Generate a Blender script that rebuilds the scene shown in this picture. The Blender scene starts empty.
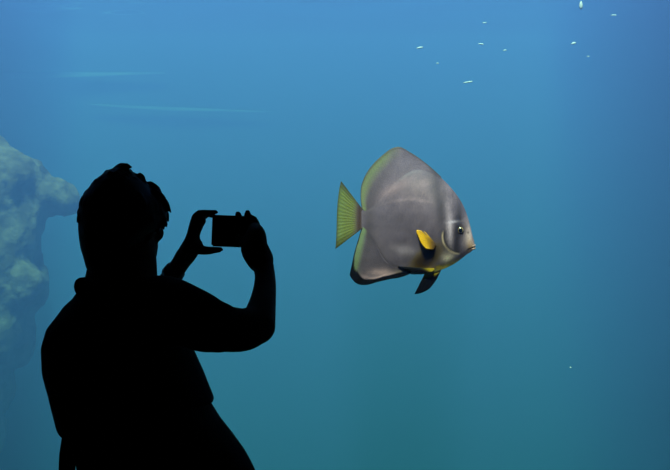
import bpy, bmesh, math, random
from mathutils import Vector, Matrix, noise
random.seed(7)
R = math.radians
scene = bpy.context.scene
COL = scene.collection

# ------------------------------------------------------------ camera, light, exposure
FPX = 985.0                       # focal length in pixels of the 670 px wide frame
EYE = 1.45
cam_d = bpy.data.cameras.new('camera'); cam = bpy.data.objects.new('camera', cam_d); COL.objects.link(cam)
cam_d.sensor_width = 36.0; cam_d.lens = 36.0 * FPX / 670.0; cam_d.clip_end = 200
cam.location = (0, 0, EYE); cam.rotation_euler = (R(90), 0, 0)
scene.camera = cam

world = bpy.data.worlds.new('sky'); scene.world = world; world.use_nodes = True
bg = world.node_tree.nodes['Background']
bg.inputs['Color'].default_value = (0.42, 0.68, 0.74, 1); bg.inputs['Strength'].default_value = 0.3

sun_d = bpy.data.lights.new('sun', 'SUN'); sun = bpy.data.objects.new('sun', sun_d); COL.objects.link(sun)
sun_d.energy = 12.0; sun_d.color = (1.0, 0.97, 0.93); sun_d.angle = R(9)
SUN_EL, SUN_AZ = 62.0, 4.0       # the sun stands behind the viewer, high above the open tank
sun.rotation_euler = (R(90 - SUN_EL), 0, R(-SUN_AZ))

scene.view_settings.view_transform = 'Standard'; scene.view_settings.look = 'None'
scene.view_settings.exposure = 0.0; scene.view_settings.gamma = 1.0
scene.view_settings.use_curve_mapping = False
scene.cycles.use_denoising = True
scene.cycles.volume_bounces = 0
scene.cycles.max_bounces = 6

# water: scattering and absorption per metre for red, green, blue
WATER_S = (0.042, 0.0772, 0.2545)
WATER_A = (0.302, 0.079, 0.0075)
WATER_G = 0.0
LEVEL = 3.60                      # height of the water surface
GLASS_Y = 2.95

# ------------------------------------------------------------ helpers
def mat(name, color, rough=0.6, spec=0.3, noise_scale=None, noise_amt=0.25, bump=0.0, bump_scale=40, attr=None, metal=0.0):
    m = bpy.data.materials.new(name); m.use_nodes = True
    nt = m.node_tree; p = nt.nodes['Principled BSDF']
    p.inputs['Roughness'].default_value = rough; p.inputs['Specular IOR Level'].default_value = spec
    p.inputs['Metallic'].default_value = metal
    col = None
    if attr:
        a = nt.nodes.new('ShaderNodeAttribute'); a.attribute_name = attr; col = a.outputs['Color']
    tc = nt.nodes.new('ShaderNodeTexCoord')
    if noise_scale:
        n = nt.nodes.new('ShaderNodeTexNoise'); n.inputs['Scale'].default_value = noise_scale; n.inputs['Detail'].default_value = 6
        nt.links.new(tc.outputs['Object'], n.inputs['Vector'])
        mr = nt.nodes.new('ShaderNodeMapRange'); mr.inputs['From Min'].default_value = 0.25; mr.inputs['From Max'].default_value = 0.75
        mr.inputs['To Min'].default_value = 1 - noise_amt; mr.inputs['To Max'].default_value = 1 + noise_amt
        nt.links.new(n.outputs['Fac'], mr.inputs['Value'])
        mx = nt.nodes.new('ShaderNodeVectorMath'); mx.operation = 'SCALE'
        if col: nt.links.new(col, mx.inputs[0])
        else: mx.inputs[0].default_value = color
        nt.links.new(mr.outputs['Result'], mx.inputs['Scale']); col = mx.outputs[0]
    if col: nt.links.new(col, p.inputs['Base Color'])
    else: p.inputs['Base Color'].default_value = (*color, 1)
    if bump:
        n2 = nt.nodes.new('ShaderNodeTexNoise'); n2.inputs['Scale'].default_value = bump_scale; n2.inputs['Detail'].default_value = 8
        nt.links.new(tc.outputs['Object'], n2.inputs['Vector'])
        b = nt.nodes.new('ShaderNodeBump'); b.inputs['Strength'].default_value = bump; b.inputs['Distance'].default_value = 0.03
        nt.links.new(n2.outputs['Fac'], b.inputs['Height']); nt.links.new(b.outputs['Normal'], p.inputs['Normal'])
    return m

def link(name, me, m=None, parent=None, smooth=True):
    o = bpy.data.objects.new(name, me); COL.objects.link(o)
    if m: me.materials.append(m)
    if parent: o.parent = parent
    if smooth:
        for p in me.polygons: p.use_smooth = True
    return o

def obj(name, bm, m=None, parent=None, smooth=True):
    me = bpy.data.meshes.new(name); bmesh.ops.recalc_face_normals(bm, faces=bm.faces); bm.to_mesh(me); bm.free()
    return link(name, me, m, parent, smooth)

def struct(o): o['kind'] = 'structure'; return o

def tag(o, label, cat, group=None):
    o['label'] = label; o['category'] = cat
    if group: o['group'] = group
    return o

def box(bm, x0, x1, y0, y1, z0, z1):
    v = [bm.verts.new((x, y, z)) for x in (x0, x1) for y in (y0, y1) for z in (z0, z1)]
    for f in ((0, 1, 3, 2), (4, 6, 7, 5), (0, 4, 5, 1), (2, 3, 7, 6), (0, 2, 6, 4), (1, 5, 7, 3)):
        bm.faces.new([v[i] for i in f])
    return v

def at(px, py, y):                # the point at distance y seen at a pixel of the photograph
    return Vector(((px - 335) / FPX * y, y, EYE - (py - 235) / FPX * y))

def rings(bm, rs):                # loft of rings: (centre, half axis a, half axis b)
    N = 28; prev = None; first = last = None
    for c, a, b in rs:
        r = [bm.verts.new(c + a * math.cos(t * 2 * math.pi / N) + b * math.sin(t * 2 * math.pi / N)) for t in range(N)]
        if prev:
            for i in range(N):
                bm.faces.new((prev[i], prev[(i + 1) % N], r[(i + 1) % N], r[i]))
        else: first = r
        prev = r
    last = prev
    bm.faces.new(first[::-1]); bm.faces.new(last)

def ball(bm, c, rx, ry, rz, rot=None, seg=20):
    M = Matrix.Translation(c) @ (rot.to_4x4() if rot else Matrix()) @ Matrix.Diagonal((rx, ry, rz, 1))
    bmesh.ops.create_uvsphere(bm, u_segments=seg, v_segments=seg // 2, radius=1, matrix=M)

def limb(bm, pts, sub=4):         # tapered tube with round ends through (point, radius); each end a ball
    for p, r in (pts[0], pts[-1]): ball(bm, p, r, r, r, seg=16)
    rs = []
    n = len(pts)
    def cr(a, b, c, d, t): return 0.5 * ((2 * b) + (c - a) * t + (2 * a - 5 * b + 4 * c - d) * t * t + (3 * b - a - 3 * c + d) * t ** 3)
    sm = []
    for i in range(n - 1):
        p0, p1, p2, p3 = pts[max(i - 1, 0)], pts[i], pts[i + 1], pts[min(i + 2, n - 1)]
        for k in range(sub):
            t = k / sub
            sm.append((cr(p0[0], p1[0], p2[0], p3[0], t), cr(p0[1], p1[1], p2[1], p3[1], t)))
    sm.append(pts[-1])
    for i, (p, r) in enumerate(sm):
        d = (sm[min(i + 1, len(sm) - 1)][0] - sm[max(i - 1, 0)][0]).normalized()
        u = d.cross(Vector((0.13, 1, 0.21))).normalized(); v = d.cross(u)
        rs.append((p, u * r, v * r))
    rings(bm, rs)

def fuse(name, bm, voxel, m, parent=None, smooth=4):   # one continuous skin over overlapping pieces
    me = bpy.data.meshes.new('t'); bmesh.ops.recalc_face_normals(bm, faces=bm.faces); bm.to_mesh(me); bm.free()
    o = bpy.data.objects.new('t', me); COL.objects.link(o)
    r = o.modifiers.new('r', 'REMESH'); r.mode = 'VOXEL'; r.voxel_size = voxel
    s = o.modifiers.new('s', 'SMOOTH'); s.factor = 0.5; s.iterations = smooth
    dg = bpy.context.evaluated_depsgraph_get(); dg.update()
    me2 = bpy.data.meshes.new_from_object(o.evaluated_get(dg)); me2.name = name
    bpy.data.objects.remove(o)
    me2.materials.clear()
    return link(name, me2, m, parent)

# ------------------------------------------------------------ materials
M = {}
M['room'] = mat('matt_black_paint', (0.012, 0.012, 0.013), 0.9, 0.1, 3, 0.2)
M['carpet'] = mat('dark_carpet', (0.014, 0.014, 0.016), 0.95, 0.05, 60, 0.4, 0.3, 200)
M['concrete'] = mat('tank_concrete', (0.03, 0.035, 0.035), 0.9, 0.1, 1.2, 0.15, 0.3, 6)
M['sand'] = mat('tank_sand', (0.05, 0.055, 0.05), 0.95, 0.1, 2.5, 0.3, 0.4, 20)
M['rock'] = mat('algae_rock', (0.13, 0.085, 0.06), 0.9, 0.1, 9, 0.9, 1.0, 12)
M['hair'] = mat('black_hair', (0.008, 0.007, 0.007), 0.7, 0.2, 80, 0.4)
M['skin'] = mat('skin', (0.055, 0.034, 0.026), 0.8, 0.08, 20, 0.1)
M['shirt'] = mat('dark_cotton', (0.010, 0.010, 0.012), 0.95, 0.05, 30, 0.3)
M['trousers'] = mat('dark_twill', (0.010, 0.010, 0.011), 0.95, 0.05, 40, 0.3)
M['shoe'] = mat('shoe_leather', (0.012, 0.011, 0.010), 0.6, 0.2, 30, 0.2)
M['plastic'] = mat('black_plastic', (0.010, 0.010, 0.011), 0.5, 0.2, 50, 0.1)
M['screen'] = mat('dark_screen', (0.006, 0.006, 0.007), 0.3, 0.2)
M['flake'] = mat('pale_flake', (0.55, 0.60, 0.56), 0.5, 0.4, 60, 0.1)

g = bpy.data.materials.new('clear_acrylic'); g.use_nodes = True
nt = g.node_tree; nt.nodes.clear()
t_ = nt.nodes.new('ShaderNodeBsdfTransparent'); t_.inputs['Color'].default_value = (0.95, 0.98, 0.975, 1)
o_ = nt.nodes.new('ShaderNodeOutputMaterial'); nt.links.new(t_.outputs[0], o_.inputs['Surface']); M['pane'] = g

w = bpy.data.materials.new('sea_water'); w.use_nodes = True
nt = w.node_tree; nt.nodes.clear(); o_ = nt.nodes.new('ShaderNodeOutputMaterial')
sc = nt.nodes.new('ShaderNodeVolumeScatter'); ab = nt.nodes.new('ShaderNodeVolumeAbsorption'); ad = nt.nodes.new('ShaderNodeAddShader')
ds = max(WATER_S); sc.inputs['Color'].default_value = (*[c / ds for c in WATER_S], 1); sc.inputs['Density'].default_value = ds
sc.inputs['Anisotropy'].default_value = WATER_G
# Cycles: absorption = density * (1 - colour); the scatter node takes colour * density for scattering alone
da = max(WATER_A); ab.inputs['Color'].default_value = (*[1 - c / da for c in WATER_A], 1); ab.inputs['Density'].default_value = da
nt.links.new(sc.outputs[0], ad.inputs[0]); nt.links.new(ab.outputs[0], ad.inputs[1]); nt.links.new(ad.outputs[0], o_.inputs['Volume'])
M['water'] = w

w = bpy.data.materials.new('rippled_water_surface'); w.use_nodes = True
nt = w.node_tree; nt.nodes.clear(); o_ = nt.nodes.new('ShaderNodeOutputMaterial')
fr = nt.nodes.new('ShaderNodeFresnel'); fr.inputs['IOR'].default_value = 1.33
tr = nt.nodes.new('ShaderNodeBsdfTransparent'); gl = nt.nodes.new('ShaderNodeBsdfGlossy'); gl.inputs['Roughness'].default_value = 0.05
mx = nt.nodes.new('ShaderNodeMixShader')
nt.links.new(fr.outputs[0], mx.inputs[0]); nt.links.new(tr.outputs[0], mx.inputs[1]); nt.links.new(gl.outputs[0], mx.inputs[2])
nt.links.new(mx.outputs[0], o_.inputs['Surface']); M['surface'] = w

# ------------------------------------------------------------ the dark viewing room
RX, RB = 3.2, -2.6
def slab(name, m, *b):
    bm = bmesh.new(); box(bm, *b); return struct(obj(name, bm, m, smooth=False))
slab('floor', M['carpet'], -RX, RX, RB, GLASS_Y - 0.05, -0.1, 0)
slab('ceiling', M['room'], -RX - 0.1, RX + 0.1, RB - 0.1, GLASS_Y - 0.05, 2.22, 2.27)
slab('wall_left', M['room'], -RX - 0.1, -RX, RB - 0.1, GLASS_Y - 0.05, -0.1, 2.22)
slab('wall_right', M['room'], RX, RX + 0.1, RB - 0.1, GLASS_Y - 0.05, -0.1, 2.22)
slab('wall_rear', M['room'], -RX, RX, RB - 0.1, RB, -0.1, 2.22)
WX, WZ0, WZ1 = 1.9, 0.45, 2.19
bm = bmesh.new()
box(bm, -RX - 0.1, -WX, GLASS_Y - 0.05, GLASS_Y, -0.1, 2.27); box(bm, WX, RX + 0.1, GLASS_Y - 0.05, GLASS_Y, -0.1, 2.27)
box(bm, -WX, WX, GLASS_Y - 0.05, GLASS_Y, -0.1, WZ0); box(bm, -WX, WX, GLASS_Y - 0.05, GLASS_Y, WZ1, 2.27)
struct(obj('wall_front', bm, M['room'], smooth=False))
slab('window_1', M['pane'], -WX, WX, GLASS_Y - 0.045, GLASS_Y - 0.005, WZ0, WZ1)

# ------------------------------------------------------------ the tank, its water and its surface
TX0, TX1, TY, TZ = -7.0, 7.0, 10.5, -2.4
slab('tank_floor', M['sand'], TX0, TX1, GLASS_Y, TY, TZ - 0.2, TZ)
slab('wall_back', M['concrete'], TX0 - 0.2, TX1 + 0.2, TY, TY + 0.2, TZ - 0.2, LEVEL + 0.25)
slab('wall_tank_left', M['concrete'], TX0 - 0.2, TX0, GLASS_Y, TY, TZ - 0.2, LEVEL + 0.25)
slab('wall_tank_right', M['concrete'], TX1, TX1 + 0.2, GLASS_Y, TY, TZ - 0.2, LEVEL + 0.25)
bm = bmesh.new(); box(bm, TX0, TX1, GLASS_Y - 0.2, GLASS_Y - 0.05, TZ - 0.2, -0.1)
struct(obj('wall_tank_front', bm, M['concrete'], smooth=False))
bm = bmesh.new(); box(bm, TX0 + 0.001, TX1 - 0.001, GLASS_Y + 0.002, TY - 0.001, TZ + 0.001, LEVEL - 0.03)
struct(obj('water', bm, M['water'], smooth=False))
bm = bmesh.new(); NX, NY = 220, 220; gv = []
for j in range(NY + 1):
    row = []
    for i in range(NX + 1):
        x = TX0 + (TX1 - TX0) * i / NX; y = GLASS_Y + (TY - GLASS_Y) * j / NY
        z = LEVEL + 0.030 * noise.noise((x * 1.5, y * 2.2, 3)) + 0.012 * noise.noise((x * 4, y * 6, 9))
        row.append(bm.verts.new((x, y, z)))
    gv.append(row)
for j in range(NY):
    for i in range(NX): bm.faces.new((gv[j][i], gv[j][i + 1], gv[j + 1][i + 1], gv[j + 1][i]))
struct(obj('water_surface', bm, M['surface']))

# unseen slabs added above both tank ends, shading the water at the sides
slab('added_sun_shade', M['room'], -TX1 - 0.2, -2.9, GLASS_Y, TY + 0.2, LEVEL + 1.6, LEVEL + 1.75)
slab('added_sun_shade', M['room'], 2.25, TX1 + 0.2, GLASS_Y, TY + 0.2, LEVEL + 1.6, LEVEL + 1.75)

# pale ledges along the far wall
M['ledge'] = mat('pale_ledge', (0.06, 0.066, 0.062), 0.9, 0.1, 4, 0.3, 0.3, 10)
for pts in ([(-60, 77, 11), (0, 76, 10), (60, 75, 7), (110, 74, 4), (165, 73, 1.5)], [(88, 104, 1.0), (130, 107, 3), (175, 109, 4), (215, 110, 3), (275, 112, 0.5)]):
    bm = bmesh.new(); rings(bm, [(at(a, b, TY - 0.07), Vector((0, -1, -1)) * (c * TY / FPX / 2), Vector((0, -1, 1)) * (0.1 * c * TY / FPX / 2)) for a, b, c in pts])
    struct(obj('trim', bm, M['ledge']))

# ------------------------------------------------------------ rock
bm = bmesh.new(); RY = 6.6
def rb(px, py, rx, rz=None, dy=0.0, ry=None):
    y = RY + dy; k = y / FPX
    ball(bm, at(px, py, y), rx * k, (ry or rx) * k, (rz or rx) * k, seg=24)
rb(-25, 196, 62, 62); rb(8, 178, 34, 30, -0.1); rb(30, 192, 26, 22); rb(48, 198, 27, 18, 0, 26); rb(64, 203, 15, 12, 0, 20); rb(-20, 250, 61); rb(25, 225, 22, 34, -.1); rb(4, 287, 45, 36); rb(30, 284, 18, 22, -.2)
rb(-22, 330, 56); rb(-42, 382, 54); rb(-62, 432, 62); rb(-110, 300, 100, 150, 0.5); rb(-130, 520, 120, 150, 0.3); rb(-140, 690, 130, 120, 0.3); rb(-190, 240, 110, 130, 0.6)
me = bpy.data.meshes.new('t'); bm.to_mesh(me); bm.free()
o = bpy.data.objects.new('t', me); COL.objects.link(o)
r = o.modifiers.new('r', 'REMESH'); r.mode = 'VOXEL'; r.voxel_size = 0.026
s = o.modifiers.new('s', 'SMOOTH'); s.factor = 0.5; s.iterations = 5
dg = bpy.context.evaluated_depsgraph_get(); dg.update()
me = bpy.data.meshes.new_from_object(o.evaluated_get(dg)); bpy.data.objects.remove(o); me.name = 'rock'
nrm = [v.normal.copy() for v in me.vertices]
for v, n in zip(me.vertices, nrm):
    d = 0.05 * noise.fractal(v.co * 1.8, 1.0, 2.0, 6) + 0.030 * noise.fractal(Vector((v.co.x * 9, v.co.y * 9, v.co.z * 3)) + Vector((3, 1, 7)), 0.9, 2.0, 5)
    v.co += n * d
    if v.co.z < TZ: v.co.z = TZ
rock = link('rock', me, M['rock'])
tag(rock, 'big hazy algae-covered rock rising from the tank floor at the side', 'rock')

# ------------------------------------------------------------ the fish
FY = 3.5
def fp(X, Y, d=0.0):              # a point of the fish, in the units of its own drawing; d = towards the viewer
    p = at(320 + X / 2.611, 130 + Y / 2.611, FY); p.y -= d * FY / FPX / 2.611
    return p
FISH0 = fp(240, 240)
def s2l(c): return tuple((v / 255 / 12.92 if v <= 10 else ((v / 255 + 0.055) / 1.055) ** 2.4) for v in c)
FK = (0.84, 1.18, 1.06)           # light on the fish's flank
def paint(c): return tuple(min(0.95, v / k) for v, k in zip(s2l(c), FK))
def mix(a, b, t): t = max(0.0, min(1.0, t)); return tuple(x + (y - x) * t for x, y in zip(a, b))
def bell(x, c, w): return math.exp(-((x - c) / w) ** 2)
def lerp_tab(tab, x):
    if x <= tab[0][0]: return tab[0][1]
    for (a, va), (b, vb) in zip(tab, tab[1:]):
        if x <= b: return va + (vb - va) * (x - a) / (b - a)
    return tab[-1][1]
def smooth_tab(tab, x, h=7):
    return sum(lerp_tab(tab, x + h * k / 3) for k in range(-3, 4)) / 7
TOP = [(108, 208), (130, 199), (150, 180), (175, 152), (200, 126), (225, 106), (250, 96), (275, 99), (300, 111), (330, 137), (355, 166), (375, 197), (385, 224), (393, 251), (399, 281), (404, 303)]
BOT = [(108, 256), (130, 279), (145, 306), (165, 344), (190, 367), (215, 373), (240, 377), (270, 377), (300, 371), (330, 360), (350, 350), (370, 336), (385, 323), (397, 318), (404, 306)]
THK = [(108, 5), (150, 12), (200, 22), (250, 29), (300, 29), (340, 24), (370, 16), (392, 8), (404, 3)]
OUTT = [(85, 160), (108, 150), (113, 130), (120, 115), (131, 98), (145, 82), (158, 70), (170, 60), (182, 51), (195, 45), (207, 44), (230, 55), (265, 78), (300, 107), (330, 137), (355, 166), (375, 197), (385, 224), (393, 251), (399, 281), (404, 303)]
OUTB = [(78, 380), (85, 391), (93, 399), (105, 404), (125, 404), (150, 397), (185, 389), (205, 386), (235, 378), (270, 377), (300, 371), (330, 360), (350, 350), (370, 336), (385, 323), (397, 318), (404, 306)]
def swell(X, Y):                  # half thickness of the whole fish, fins and all
    t, b = lerp_tab(OUTT, X), lerp_tab(OUTB, X); s_ = min(1, abs((t + b) / 2 - Y) / max(1, (b - t) / 2))
    e = 1.5 - 0.45 * max(0, min(1, (X - 250) / 90))
    return 1.0 + smooth_tab(THK, X) * (1 - s_ * s_) ** e

def body_col(X, Y):
    c = (96, 93, 99)
    c = mix(c, (110, 103, 104), bell(Y, 165, 36) * bell(X, 255, 90) * 0.8)
    c = mix(c, (142, 134, 136), bell(Y - 0.0024 * (X - 235) ** 2, 182, 3.5) * bell(X, 235, 60) * 0.7)       # rippled light arc painted in as a lateral line
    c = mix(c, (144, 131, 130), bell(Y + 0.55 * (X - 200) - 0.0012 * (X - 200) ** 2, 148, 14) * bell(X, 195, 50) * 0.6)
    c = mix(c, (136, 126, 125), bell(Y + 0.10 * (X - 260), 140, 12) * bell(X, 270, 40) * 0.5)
    c = mix(c, (84, 82, 86), bell(Y, 240, 34) * bell(X, 205, 70) * 0.5)
    c = mix(c, (166, 164, 166), bell(X, 228, 36) * bell(Y - 0.1 * (X - 228), 315, 14) * 0.75)
    c = mix(c, (205, 184, 176), bell(X, 160, 34) * bell(Y, 372, 11) * 1.0)
    c = mix(c, (70, 67, 66), bell(X, 127 + 0.004 * (Y - 232) ** 2, 14) * bell(Y, 235, 75) * 0.7)                              # dark margin before the rear fins
    c = mix(c, (66, 64, 66), bell(X - 0.12 * (Y - 200), 312, 16) * (1 if Y < 290 else math.exp(-((Y - 290) / 30) ** 2)) * 0.8)   # bar behind the head
    c = mix(c, (182, 180, 182), bell(X - 0.06 * (Y - 240), 336, 10) * bell(Y, 268, 52) * 0.85)
    c = mix(c, (44, 43, 46), bell(X + 0.10 * (Y - 250), 359, 11) * (1 if Y < 325 else 0.25) * bell(Y, 265, 95) * 0.95)           # eye bar
    c = mix(c, (196, 186, 168), bell(X, 386, 13) * bell(Y, 278, 36) * 0.8)
    c = mix(c, (205, 212, 222), bell(X, 344, 17) * bell(Y + 0.1 * (X - 344), 240, 3) * 0.7)  # weak highlight streak painted into the head colour
    c = mix(c, (240, 238, 196), bell(X, 331, 17) * bell(Y, 334, 16) * 0.95)
    c = mix(c, (215, 215, 80), bell(X, 330, 45) * bell(Y - 366 + 0.42 * (X - 310), 0, 8) * 0.9)
    c = mix(c, (165, 180, 60), bell(X, 268, 46) * bell(Y, 372, 8) * 0.95)
    ex = (X - 274 + 0.62 * (Y - 338)) / 26; ey = (Y - 336) / 32
    c = mix(c, (150, 128, 26), math.exp(-((ex * ex + ey * ey) / 1.5) ** 2) * 0.55)
    c = mix(c, (60, 49, 18), math.exp(-(ex * ex + ey * ey) ** 2))                                           # dark patch at the pectoral base
    c = mix(c, (206, 190, 40), bell(X, 311, 10) * bell(Y, 358, 5) * 0.9)
    arc = math.hypot(X - 363, Y - 277)
    if X < 366 and Y > 262:
        f = min(1, (366 - X) / 6) * min(1, (Y - 262) / 10)
        c = mix(c, (198, 190, 150), bell(arc, 46, 2.4) * f); c = mix(c, (44, 42, 36), bell(arc, 41.5, 2.2) * 0.7 * f)
    if X > 372:
        c = mix(c, (205, 176, 120), bell(X, 392, 10) * bell(Y, 303, 14) * 0.6)
        c = mix(c, (40, 32, 26), bell(Y - 0.35 * (404 - X), 305, 1.8) * 0.95 * min(1, (X - 380) / 6) if X > 380 else 0)
        c = mix(c, (50, 44, 38), bell(math.hypot(X - 385, Y - 268), 0, 3) * 0.7)
    c = mix(c, (28, 24, 22), bell(math.hypot(X - 364, Y - 262), 0, 12) * 0.9)
    n = noise.noise((X * 0.05, Y * 0.05, 1.0)) * 0.09 + noise.noise((X * 0.25, Y * 0.25, 2.0)) * 0.08 + noise.noise((X * 0.7, Y * 0.7, 5.0)) * 0.05
    if X > 312: n *= 1.8
    return tuple(v * (1 + n) for v in c)

def depth_at(X, Y): return swell(X, Y) + 0.5

def color_mesh(me, cols):
    at_ = me.color_attributes.new('scales', 'FLOAT_COLOR', 'POINT')
    for i, c in enumerate(cols): at_.data[i].color = (*paint(c), 1)

def fobj(name, verts, cols, faces, m, parent):
    me = bpy.data.meshes.new(name); me.from_pydata([v - FISH0 for v in verts], [], faces); color_mesh(me, cols)
    b = bmesh.new(); b.from_mesh(me); bmesh.ops.recalc_face_normals(b, faces=b.faces); b.to_mesh(me); b.free()
    return link(name, me, m, parent)

M['scales'] = mat('fish_scales', (0, 0, 0), 0.42, 0.38, 200, 0.12, 0.06, 300, attr='scales')
M['fin'] = mat('fish_fin', (0, 0, 0), 0.55, 0.15, 120, 0.08, 0.1, 200, attr='scales')
M['eye'] = mat('fish_iris', (0.20, 0.13, 0.06), 0.25, 0.6, 300, 0.2)
M['pupil'] = mat('fish_pupil', (0.004, 0.004, 0.004), 0.1, 0.6)

fish = bpy.data.objects.new('batfish', None); COL.objects.link(fish); fish.location = FISH0
tag(fish, 'tall silver-grey batfish with yellow fins swimming in the open blue water', 'fish')
NU, NV = 190, 150
verts, cols, faces = [], [], []
for i in range(NU + 1):
    X = 108 + (404 - 108) * i / NU
    t, b, w_ = smooth_tab(TOP, X), smooth_tab(BOT, X), smooth_tab(THK, X)
    if i == NU: t, b, w_ = 302, 308, 2
    for j in range(NV):
        a = 2 * math.pi * j / NV
        s_ = math.sin(a); Y = (t + b) / 2 - (b - t) / 2 * s_
        ca = math.cos(a); dy = (b - t) / 2 * (1 - abs(s_)); d = math.copysign((swell(X, Y) - 0.45 + 0.95 * min(1, dy / 16)) * min(1, abs(ca) * 12), ca)
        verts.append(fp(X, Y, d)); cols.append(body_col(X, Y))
for i in range(NU):
    for j in range(NV):
        faces.append((i * NV + j, (i + 1) * NV + j, (i + 1) * NV + (j + 1) % NV, i * NV + (j + 1) % NV))
faces.append(tuple(range(NV))); faces.append(tuple(NU * NV + j for j in range(NV))[::-1])
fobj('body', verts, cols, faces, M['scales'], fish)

def spline(pts, n):               # n+1 points evenly along a Catmull-Rom curve
    out = []; m = len(pts) - 1
    for k in range(n + 1):
        u = k / n * m; i = min(int(u), m - 1); t = u - i
        p = [Vector(pts[max(0, min(m, i + q)) if 0 <= i + q <= m else (0 if i + q < 0 else m)]) for q in (-1, 0, 1, 2)]
        out.append(0.5 * ((2 * p[1]) + (p[2] - p[0]) * t + (2 * p[0] - 5 * p[1] + 4 * p[2] - p[3]) * t * t + (3 * p[1] - p[0] - 3 * p[2] + p[3]) * t ** 3))
    return out

def fin(name, inner, outer, colf, n=90, rows=14, th0=6.0, th1=1.2, depth=lambda u, v: 0.0, ray=0.10, nray=40, label=None):
    I, O = spline(inner, n), spline(outer, n)
    if th0 is None: I = [a + (a - b).normalized() * 9 for a, b in zip(I, O)]
    verts, cols, faces = [], [], []
    for side in (1, -1):
        for i in range(n + 1):
            for r_ in range(rows + 1):
                v = r_ / rows; u = i / n
                p = I[i].lerp(O[i], v); th = swell(p.x, p.y) if th0 is None else th0 + (th1 - th0) * v
                ridge = math.sin(u * nray * 2 * math.pi)
                verts.append(fp(p.x, p.y, depth(u, v) + side * (th + 0.18 * ridge * min(1, 2 * v))))
                c = colf(p.x, p.y, u, v, (1 - v) * (O[i] - I[i]).length); cols.append(tuple(q * (1 + ray * ridge * min(1, 2 * v)) for q in c))
    S = (n + 1) * (rows + 1)
    idx = lambda s, i, r_: s * S + i * (rows + 1) + r_
    for s in (0, 1):
        for i in range(n):
            for r_ in range(rows):
                faces.append((idx(s, i, r_), idx(s, i + 1, r_), idx(s, i + 1, r_ + 1), idx(s, i, r_ + 1)))
    for i in range(n):
        for r_ in (0, rows): faces.append((idx(0, i, r_), idx(0, i + 1, r_), idx(1, i + 1, r_), idx(1, i, r_)))
    for r_ in range(rows):
        for i in (0, n): faces.append((idx(0, i, r_), idx(0, i, r_ + 1), idx(1, i, r_ + 1), idx(1, i, r_)))
    o = fobj(name, verts, cols, faces, M['fin'], fish)
    if label: o['label'] = label
    return o

def dorsal_col(X, Y, u, v, e):
    rear = 1 - max(0, min(1, (u - 0.42) / 0.22))
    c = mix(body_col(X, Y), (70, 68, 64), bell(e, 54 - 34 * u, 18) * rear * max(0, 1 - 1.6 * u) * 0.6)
    c = mix(c, (104, 124, 80), max(0, min(1, (50 - 34 * u - e) / 26)) * rear * 0.95)
    return mix(c, (58, 60, 40), bell(e, 0, 4.0) * 0.9)
DO = [(109, 206), (106, 180), (107, 150), (113, 130), (120, 115), (131, 98), (145, 82), (158, 70), (170, 60), (182, 51), (195, 45.5), (207, 44), (218, 48), (230, 55), (248, 66), (265, 78), (283, 92), (300, 107), (316, 122)]
DI = [(115, 211), (120, 209), (128, 205), (138, 197), (148, 188), (160, 175), (172, 163), (184, 150), (195, 140), (206, 130), (217, 122), (228, 115), (240, 110), (252, 108), (265, 109), (277, 112), (290, 117), (304, 126), (318, 136)]
fin('dorsal_fin', DI, DO, dorsal_col, nray=46, th0=None, rows=24, ray=0.03)
def anal_col(X, Y, u, v, e):
    rear = 1 - max(0, min(1, (u - 0.36) / 0.12))
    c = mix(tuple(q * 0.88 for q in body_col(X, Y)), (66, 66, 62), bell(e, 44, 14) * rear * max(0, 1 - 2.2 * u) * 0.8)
    c = mix(c, (104, 132, 90), max(0, min(1, (36 - e) / 18)) * rear * 0.95)
    c = mix(c, (215, 192, 184), max(0, min(1, (u - 0.42) / 0.1)) * bell(X, 150, 46) * bell(e, 24, 9) * bell(Y, 380, 14) * 0.95)
    w_ = 3.0 + 20 * max(0, min(1, (u - 0.24) / 0.2)) * (1 - 0.45 * max(0, (u - 0.6) / 0.4))
    return mix(c, (9, 8, 7), (w_ + 1.5 + 2 * noise.noise((X * .06, Y * .06, 4)) - e) / 3.5)
AO = [(108, 257), (103, 275), (97, 295), (92, 312), (87, 332), (83, 352), (79, 370), (78, 380), (85, 391), (93, 399), (105, 404), (125, 404), (150, 397), (168, 393), (185, 389), (205, 386), (222, 381), (236, 375)]
AI = [(115, 253), (120, 261), (125, 270), (131, 283), (137, 296), (143, 308), (149, 320), (154, 331), (160, 341), (165, 347), (170, 351), (178, 356), (187, 360), (196, 363), (205, 365), (214, 367), (224, 368), (236, 369)]
fin('anal_fin', AI, AO, anal_col, nray=40, th0=None, rows=24, ray=0.03, label='green anal fin with a black lower edge')
def tail_col(X, Y, u, v, e):
    c = mix((92, 86, 82), (62, 48, 32), bell(v, 0.14, 0.10))
    c = mix(c, (98, 116, 50), (v - 0.2) / 0.2)
    c = mix(c, (98, 124, 62), (v - 0.6) / 0.3)
    c = mix(c, (70, 86, 40), (v - 0.9) / 0.1)
    return mix(c, (52, 60, 26), (abs(u - 0.5) - 0.34) / 0.16 * (0.4 + 0.6 * v))
fin('tail_fin', [(112, 208), (112, 214), (112, 220), (112, 226), (112, 232), (112, 238), (112, 244), (112, 250), (112, 256)],
    [(55, 133), (51, 150), (48, 170), (45.5, 195), (44, 220), (43.5, 240), (43, 262), (42, 285), (40, 311)], tail_col, nray=17, th0=4.5, ray=0.06, label='yellow-green tail fin')
def pect_col(X, Y, u, v, e): return mix((84, 66, 18), (214, 178, 24), v * 1.7 - 0.15)
fin('pectoral_fin', [(300, 298), (300, 301), (299, 304), (297, 308), (294, 312)], [(272, 266), (250, 262), (255, 280), (263, 297), (274, 309)], pect_col, n=30, th0=2.5, th1=0.8,
    depth=lambda u, v: depth_at(296, 306) + 1 + 5 * v, nray=9, ray=0.10, label='bright yellow pectoral fin')
def pel_col(X, Y, u, v, e): return mix((170, 160, 30), (10, 9, 8), (v - 0.18) / 0.22)
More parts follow.
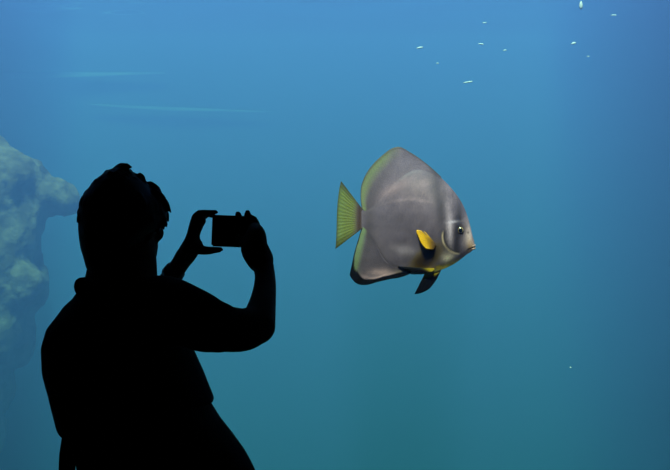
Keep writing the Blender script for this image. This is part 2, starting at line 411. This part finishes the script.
fin('pelvic_fin', [(276, 372), (284, 371), (294, 369), (306, 366), (318, 363)], [(247, 429), (259, 427.5), (272, 423), (288, 413), (305, 391)], pel_col, n=30, th0=5, th1=1,
    depth=lambda u, v: -6, nray=6, ray=0.03, label='black pelvic fin hanging down, yellow at its base')
fin('pelvic_fin', [(296, 361), (298, 363), (298, 365), (297, 367), (294, 369)], [(236, 358), (204, 356), (214, 361), (234, 367), (262, 374)], pel_col, n=30, th0=3, th1=1,
    depth=lambda u, v: depth_at(300 - 70 * v, 358) + 1, nray=6, ray=0.03, label='dark pelvic fin folded along the belly')
k = FY / FPX / 2.611
for sd in (1, -1):
    c = fp(364, 262, sd * (depth_at(364, 262) - 1.2)) - FISH0
    bm = bmesh.new(); ball(bm, c, 9.0 * k, 4.0 * k, 9.0 * k); e = obj('eye', bm, M['eye'], fish)
    bm = bmesh.new(); ball(bm, c + Vector((0, -sd * 2.4 * k, 0)), 5.8 * k, 2.2 * k, 5.8 * k); obj('pupil', bm, M['pupil'], e)
    e['label'] = 'gold-rimmed eye'
for zz, r_ in ((301.5, 3.2), (308.5, 3.0)):
    bm = bmesh.new(); pts = []
    for q in range(-4, 5):
        a = q / 4 * 1.25; pts.append((fp(394 + 9.5 * math.cos(a), zz + 0.6 * abs(q), 6.5 * math.sin(a)) - FISH0, r_ * k * (1 - 0.08 * abs(q))))
    limb(bm, pts, 2)
    b_ = obj('lip', bm, M['scales'], fish); color_mesh(b_.data, [(140, 128, 108)] * len(b_.data.vertices))

# ------------------------------------------------------------ the person
PYC = 2.25
def C(px, py, y, r): return (at(px, py, y), r * y / FPX)
def ring(py, L, Rr, y, dep, tilt=0.0):   # horizontal ellipse between two outline points, with its own depth
    c = at((L + Rr) / 2, py, y); hx = (Rr - L) / 2 * y / FPX
    return (c, Vector((hx, tilt, 0)), Vector((0, dep, 0)))

person = bpy.data.objects.new('person', None); COL.objects.link(person); person.location = (-0.40, 2.28, 0)
tag(person, 'person seen from behind in silhouette, both arms raised to hold a phone', 'person')
P0 = Vector(person.location)
def pin(o):                       # keep the world position under the person's empty
    o.data.transform(Matrix.Translation(-P0)); o.parent = person; return o

FA = R(63)                        # the face looks away from the viewer and to the side
fdir = Vector((math.cos(FA), math.sin(FA), 0)); sdir = Vector((math.sin(FA), -math.cos(FA), 0))
HC = at(122, 222, 2.24)
bm = bmesh.new()
rotF = Matrix.Rotation(FA, 3, 'Z')
ball(bm, HC + Vector((0, 0, 0.015)), 0.096, 0.078, 0.105, rotF)                       # skull
ball(bm, HC + fdir * 0.030 + Vector((0, 0, -0.055)), 0.066, 0.062, 0.072, rotF)       # jaw
ball(bm, HC + fdir * 0.064 + Vector((0, 0, -0.098)), 0.024, 0.026, 0.020, rotF)       # chin
ball(bm, HC + fdir * 0.080 + Vector((0, 0, 0.018)), 0.016, 0.050, 0.012, rotF)        # brow
rings(bm, [(HC + fdir * (0.088 + 0.022 * q) + Vector((0, 0, 0.004 - 0.042 * q)), sdir * (0.008 + 0.008 * q), fdir * (0.012 + 0.006 * q)) for q in (0, 0.3, 0.6, 0.9, 1.05)])   # nose
for zz in (-0.066, -0.078): ball(bm, HC + fdir * 0.088 + Vector((0, 0, zz)), 0.010, 0.024, 0.006, rotF)                     # lips
for s in (1, -1):
    ball(bm, HC + sdir * s * 0.042 + fdir * 0.062 + Vector((0, 0, -0.025)), 0.024, 0.024, 0.022, rotF)                      # cheeks
    ec = HC + sdir * s * 0.080 - fdir * 0.004 + Vector((0, 0, -0.012))
    ball(bm, ec, 0.019, 0.008, 0.031, rotF)                                           # ears
# neck, trunk, arms, legs
limb(bm, [C(122, 246, 2.24, 33), C(122.5, 264, 2.25, 34), C(121, 284, 2.26, 36), C(116, 306, 2.27, 36)])
rings(bm, [ring(297, 92, 152, 2.27, 0.07), ring(304, 78, 172, 2.27, 0.10), ring(316, 66, 178, 2.27, 0.12), ring(332, 55, 184, 2.26, 0.13), ring(350, 50, 188, 2.26, 0.135),
           ring(375, 52, 196, 2.25, 0.13), ring(400, 60, 204, 2.25, 0.125), ring(430, 68, 218, 2.25, 0.125), ring(455, 76, 238, 2.25, 0.135), ring(485, 88, 254, 2.26, 0.14), ring(515, 98, 256, 2.26, 0.135), ring(538, 112, 250, 2.27, 0.11)])
limb(bm, [C(135, 312, 2.16, 31), C(162, 312, 2.14, 30), C(204, 325, 2.14, 25), C(240, 330, 2.16, 22), C(255, 325, 2.18, 19.5), C(257.5, 324.5, 2.18, 17)])      # near upper arm
limb(bm, [C(257, 326, 2.18, 18.8), C(262, 306, 2.23, 14), C(265, 286, 2.30, 11.2), C(264.5, 272, 2.35, 10.3), C(261, 258, 2.38, 11.5)])  # near forearm
limb(bm, [C(100, 314, 2.40, 29), C(112, 330, 2.52, 24), C(128, 338, 2.62, 19), C(138, 330, 2.66, 16)])                                 # far upper arm
limb(bm, [C(138, 330, 2.66, 15.5), C(152, 304, 2.60, 12.5), C(168, 281, 2.54, 10), C(178, 267, 2.50, 9), C(185, 256, 2.48, 9.6)])       # far forearm
for pts in ([C(140, 520, 2.36, 38), C(152, 590, 2.36, 34), C(168, 672, 2.38, 25), C(160, 730, 2.38, 25), C(146, 800, 2.38, 16), C(143, 838, 2.38, 15)],
            [C(208, 520, 2.16, 44), C(222, 590, 2.14, 37), C(232, 672, 2.14, 27), C(222, 730, 2.15, 27), C(206, 800, 2.16, 17), C(203, 838, 2.16, 16)]):
    limb(bm, pts)
# near hand: palm behind the phone's end, fingers over its top, thumb on the viewer's side
limb(bm, [C(260.5, 260, 2.38, 13.5), C(254.5, 248, 2.375, 14), C(256, 236, 2.395, 10.5), C(255, 229, 2.43, 7)])
limb(bm, [C(253.5, 232, 2.45, 3.6), C(247, 227, 2.475, 3.3), C(240, 221, 2.48, 3.6), C(238, 214.2, 2.465, 3.4)], 3)
limb(bm, [C(256, 231, 2.45, 3.6), C(251.5, 225, 2.47, 3.2), C(248.6, 218.5, 2.475, 3.5), C(247.6, 213, 2.465, 3.4)], 3)
limb(bm, [C(259, 232, 2.44, 3.5), C(257, 224, 2.46, 3.1), C(254, 218.2, 2.475, 2.8), C(250, 218.5, 2.49, 2.6)], 3)
limb(bm, [C(262, 238, 2.44, 3.3), C(259, 230, 2.465, 2.9), C(254, 226, 2.485, 2.6), C(249, 227, 2.495, 2.4)], 3)
limb(bm, [C(254, 254, 2.37, 5.5), C(247, 246, 2.37, 4.6), C(240, 240, 2.385, 3.9), C(235, 235, 2.40, 3.3)], 3)
# far hand: the phone held by its end between finger and thumb
limb(bm, [C(185, 257, 2.48, 9.6), C(191.5, 246, 2.47, 9.8), C(193.2, 235, 2.46, 6.8), C(196, 226, 2.46, 7.2), C(198.5, 219, 2.46, 7.2)])
limb(bm, [C(197, 226, 2.46, 5.5), C(202, 220.6, 2.46, 4.6)], 3); limb(bm, [C(192, 246, 2.46, 7), C(198, 244.5, 2.46, 5.2)], 3)
limb(bm, [C(196, 218, 2.45, 5), C(199.5, 213.8, 2.45, 4.1), C(208.5, 213.0, 2.445, 3.4), C(216, 212.1, 2.44, 2.5)], 3)
limb(bm, [C(194, 221, 2.465, 4), C(198.5, 214.5, 2.475, 3.6), C(207, 214.2, 2.48, 3.2), C(214, 216, 2.485, 2.7)], 3)
limb(bm, [C(193, 225, 2.48, 3.8), C(195, 218, 2.495, 3.4), C(201, 216.5, 2.505, 3.0), C(206, 216.8, 2.50, 2.6)], 3)
limb(bm, [C(192.5, 230, 2.48, 3.5), C(193, 223, 2.50, 3.1), C(197, 219.5, 2.515, 2.8), C(201, 219.5, 2.515, 2.4)], 3)
limb(bm, [C(195, 248, 2.46, 6.0), C(204, 250.4, 2.45, 4.7), C(213, 250.2, 2.445, 3.8), C(220.5, 249.5, 2.44, 2.9)], 3)
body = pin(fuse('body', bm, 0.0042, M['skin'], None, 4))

M['eyeball'] = mat('eyeball', (0.55, 0.53, 0.50), 0.2, 0.5); M['dark_iris'] = mat('dark_iris', (0.02, 0.012, 0.008), 0.15, 0.5)
for s in (1, -1):
    ec = HC + sdir * s * 0.031 + fdir * 0.0775 + Vector((0, 0, 0.002))
    bm = bmesh.new(); ball(bm, ec, 0.0115, 0.0115, 0.0095, rotF); e = pin(obj('eye', bm, M['eyeball']))
    bm = bmesh.new(); ball(bm, ec + fdir * 0.008, 0.005, 0.005, 0.005); i_ = pin(obj('iris', bm, M['dark_iris'])); i_.parent = e
# hair
bm = bmesh.new()
HR = [(167.5, 116, 124, .02), (170, 110, 130, .04), (175, 103, 138, .065), (182, 96, 146, .09), (190, 89, 153, .102), (197, 84, 160, .108), (205, 81.5, 165, .111), (213, 80, 167, .108), (221, 79.3, 165.5, .098),
      (229, 79.3, 160, .093), (238, 80, 150, .085), (248, 81.5, 142, .078), (258, 84.5, 136, .070), (268, 87, 130, .06), (274, 92, 124, .04)]
rings(bm, [ring(a, b, c, 2.235 if a < 224 else 2.225, d) for a, b, c, d in HR])
def lock(p0, p1, p2, r): limb(bm, [C(*p0, r), C(*p1, r * 0.65), C(*p2, r * 0.15)], 3)
lock((120, 174, 2.23), (124, 168, 2.23), (130, 166, 2.22), 5); lock((114, 174, 2.22), (119, 168, 2.22), (125, 165.5, 2.22), 5); lock((124, 178, 2.25), (129, 171, 2.25), (132, 170, 2.25), 4)
lock((142, 184, 2.22), (141, 176, 2.22), (138, 173, 2.22), 5); lock((121, 172, 2.22), (126, 166.5, 2.21), (132, 167.5, 2.2), 5.5); lock((116, 171, 2.24), (121, 165.5, 2.24), (127.5, 163.5, 2.24), 4.5); lock((158, 200, 2.22), (165, 203, 2.22), (171, 213, 2.23), 6); lock((160, 208, 2.24), (166, 214, 2.25), (168.5, 222, 2.26), 5)
lock((155, 194, 2.21), (162, 197, 2.21), (168, 204, 2.21), 5); lock((160, 214, 2.22), (164, 220, 2.22), (165, 227, 2.23), 4); lock((150, 186, 2.24), (157, 189, 2.24), (163, 196, 2.24), 5)
for q in range(130):
    u = random.random(); py = 172 + 56 * random.random(); a = random.uniform(0, 2 * math.pi)
    L = lerp_tab([(x[0], x[1]) for x in HR], py); Rr = lerp_tab([(x[0], x[2]) for x in HR], py); d = lerp_tab([(x[0], x[3]) for x in HR], py)
    c = at((L + Rr) / 2, py, 2.235); hx = (Rr - L) / 2 * 2.235 / FPX
    n = Vector((math.cos(a), math.sin(a), 0)); p = c + Vector((hx * math.cos(a), d * math.sin(a), 0)) - n * 0.006
    limb(bm, [(p, 0.007), (p + n * 0.007 + Vector((0, 0, -0.008)), 0.005), (p + n * 0.011 + Vector((0, 0, -0.020)), 0.001)], 2)
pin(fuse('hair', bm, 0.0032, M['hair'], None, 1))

# shirt with short sleeves, collar, and a loose tail at the back
bm = bmesh.new()
SH = [(281, 86, 150, .075), (288, 79, 166, .09), (296, 76, 182, .11), (306, 65, 190, .13), (314, 59.5, 192, .145), (328, 48.5, 192, .155), (347, 43, 192, .16), (372, 44, 203.5, .158), (386, 47.5, 209, .155), (398, 51, 214, .153), (403, 52.5, 214.5, .151)]
rings(bm, [ring(a, b, c, 2.26, d) for a, b, c, d in SH])
rings(bm, [ring(a, b, c, 2.22, d) for a, b, c, d in ((388, 49, 150, .13), (403, 52.5, 150, .13), (416, 56, 146, .125), (426, 58.5, 140, .12), (433, 62, 132, .11))])   # longer at the back
limb(bm, [C(140, 312, 2.15, 35), C(165, 310, 2.14, 34.5), C(188, 316, 2.14, 30.5), C(206, 324, 2.14, 28.8), C(219, 327.5, 2.14, 25.6)])
limb(bm, [C(100, 314, 2.40, 32), C(110, 327, 2.50, 28), C(120, 334, 2.56, 25)])
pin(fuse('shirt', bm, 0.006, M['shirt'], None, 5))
bm = bmesh.new()                                         # stand-up collar round the neck
pts = []
for q in range(25):
    a = q / 24 * 2 * math.pi
    pts.append((at(119.5, 282.5, 2.25) + Vector((math.cos(a) * 36.5 * 2.25 / FPX, math.sin(a) * 0.088, 0.004 * math.sin(a))), 0.0125))
limb(bm, pts, 2); pin(fuse('collar', bm, 0.005, M['shirt'], None, 3))
bm = bmesh.new()                                         # loop of cloth standing off the collar
pts = [(at(82.5, 287, 2.20) + Vector((math.cos(q / 14 * 2 * math.pi) * 0.0125, 0.003 * math.sin(q), math.sin(q / 14 * 2 * math.pi) * 0.015)), 0.0075) for q in range(15)]
limb(bm, pts, 2); pin(fuse('collar_loop', bm, 0.0035, M['shirt'], None, 1))
bm = bmesh.new()                                         # loose tail hanging below the shirt's back hem
rings(bm, [(at((a + b) / 2, py, 2.20), Vector(((b - a) / 2 * 2.2 / FPX, 0, 0)), Vector((0, 0.022, 0))) for py, a, b in ((425, 60, 84), (437, 62, 80), (452, 59.6, 78), (464, 59, 75.5), (490, 59, 74), (520, 61, 74), (535, 63, 72))])
pin(fuse('shirt_tail', bm, 0.005, M['shirt'], None, 2))

# trousers
bm = bmesh.new()
TR = [(396, 60, 206, .135), (410, 62, 215, .14), (419, 64, 220.5, .142), (434, 68, 232.5, .145), (452, 74, 245.5, .15), (462, 77, 251, .153), (472, 79, 256, .155), (490, 84, 262, .157), (512, 92, 264, .15), (535, 104, 260, .14), (549, 112, 254, .12)]
rings(bm, [ring(a, b, c, 2.25, d) for a, b, c, d in TR])
for pts in ([C(142, 520, 2.36, 45), C(152, 590, 2.36, 40), C(168, 672, 2.38, 32), C(160, 730, 2.38, 31), C(146, 800, 2.38, 25), C(143, 838, 2.38, 26)],
            [C(208, 520, 2.16, 50), C(222, 590, 2.14, 43), C(232, 672, 2.14, 34), C(222, 730, 2.15, 33), C(206, 800, 2.16, 27), C(203, 838, 2.16, 28)]):
    limb(bm, pts)
pin(fuse('trousers', bm, 0.007, M['trousers'], None, 5))
for px, y in ((143, 2.38), (203, 2.16)):
    a = at(px, 850, y); a.z = 0.055; d = Vector((0.75, 0.66, 0))
    bm = bmesh.new()
    limb(bm, [(a - d * 0.05 + Vector((0, 0, 0.03)), 0.045), (a + Vector((0, 0, 0.0)), 0.048), (a + d * 0.09 + Vector((0, 0, -0.012)), 0.042), (a + d * 0.165 + Vector((0, 0, -0.02)), 0.033)])
    for v in bm.verts: v.co.z = max(v.co.z, 0.002)
    pin(fuse('shoe', bm, 0.006, M['shoe'], None, 3))
# watch on the far wrist
wr = C(173.5, 273, 2.52, 10.6); ax = (at(178, 267, 2.50) - at(168, 281, 2.54)).normalized()
u = ax.cross(Vector((0, 1, 0))).normalized(); v = ax.cross(u)
bm = bmesh.new(); rings(bm, [(wr[0] + ax * q, u * wr[1] * s, v * wr[1] * s) for q, s in ((-.011, .9), (-.010, 1.05), (.010, 1.0), (.011, .85))])
wt = pin(obj('watch', bm, M['plastic']))
bm = bmesh.new(); cc = at(167.2, 270.3, 2.515)
Mx = Matrix((u, v, ax)).transposed().to_4x4(); Mx.translation = cc
bmesh.ops.create_cone(bm, cap_ends=True, segments=24, radius1=0.016, radius2=0.014, depth=0.012, matrix=Mx @ Matrix.Rotation(R(90), 4, 'Y'))
bmesh.ops.bevel(bm, geom=bm.edges[:], offset=0.0015, segments=2, affect='EDGES')
dial = pin(obj('watch_face', bm, M['plastic'])); dial.parent = wt

# ------------------------------------------------------------ the phone in the person's hands
phone = bpy.data.objects.new('phone', None); COL.objects.link(phone)
pc = at(229.8, 231.2, 2.44); phone.location = pc
tag(phone, 'dark phone held sideways in both hands of the silhouetted person', 'phone')
PW, PH, PD = 35.8 * 2.44 / FPX / 2, 31.6 * 2.44 / FPX / 2, 0.005
def slab_bev(name, hx, hy, hz, off, m, bev):
    bm = bmesh.new(); box(bm, -hx + off[0], hx + off[0], -hy + off[1], hy + off[1], -hz + off[2], hz + off[2])
    bmesh.ops.bevel(bm, geom=bm.edges[:], offset=bev, segments=3, affect='EDGES')
    o = obj(name, bm, m, phone); return o
slab_bev('case', PW, PD, PH, (0, 0, 0), M['plastic'], 0.0035)
slab_bev('screen', PW * 0.90, 0.0006, PH * 0.90, (0, -PD - 0.0003, 0), M['screen'], 0.0003)
bm = bmesh.new(); bmesh.ops.create_cone(bm, cap_ends=True, segments=24, radius1=0.007, radius2=0.007, depth=0.003, matrix=Matrix.Translation((-PW * 0.6, PD + 0.001, PH * 0.6)) @ Matrix.Rotation(R(90), 4, 'X'))
obj('lens', bm, M['screen'], phone)
phone.rotation_euler = (0, R(2.2), 0)

# ------------------------------------------------------------ bits drifting in the water
def flake(px, py, y, lx, lz, ang, label, group=None):
    o_ = at(px, py, y); bm = bmesh.new(); kk = y / FPX
    ball(bm, Vector(), lx * kk, min(lx, lz) * 0.7 * kk, lz * kk, None, 12)
    for v in bm.verts:
        v.co *= 1 + 0.25 * noise.noise(v.co * 150 + Vector((px, py, 0)))
        v.co.z *= 0.55 + 0.45 * (v.co.x / (lx * kk) + 1) / 2 if lx > lz else 1
        if lz > lx: v.co.x *= 1 - 0.6 * max(0, v.co.z / (lz * kk))
    f = obj('drifting_flake', bm, M['flake']); f.location = o_; f.rotation_euler = (0, -ang, 0)
    tag(f, label, 'flake', 'pale flakes drifting in the water')
flake(581, 5, 3.9, 1.9, 4.2, 0, 'bright drop-shaped white flake, the brightest, near the water surface')
flake(419.5, 47.8, 4.2, 3.4, 1.2, 0.15, 'pale green flake above the fish, leftmost of the larger flakes')
flake(467.5, 82.3, 4.2, 5.0, 1.1, 0.15, 'long thin pale flake, lowest of those floating above the fish')
flake(481, 44, 4.6, 3.0, 1.0, -0.1, 'faint short flake level with the leftmost flake, above the long thin one')
flake(573.5, 43.3, 4.4, 2.6, 1.4, 0.3, 'small blurred flake below the bright drop-shaped one')
flake(613.7, 15.2, 4.8, 3.2, 1.0, 0, 'faint double flake to the right of the bright drop-shaped one')
flake(505, 50.3, 4.8, 2.0, 0.9, 0.1, 'tiny faint flake just beyond the short one above the fish')
flake(484.5, 22.8, 5.0, 2.4, 0.8, 0, 'faint flake highest above the long thin flake')
flake(437.5, 63.3, 4.8, 1.3, 0.8, 0, 'tiny speck between the leftmost flake and the long thin flake')
flake(588, 56.5, 4.8, 1.3, 0.8, 0, 'tiny speck just under the small blurred flake')
flake(570.5, 367.5, 4.0, 1.0, 0.8, 0.6, 'tiny lone speck low in the open water, below the fish')
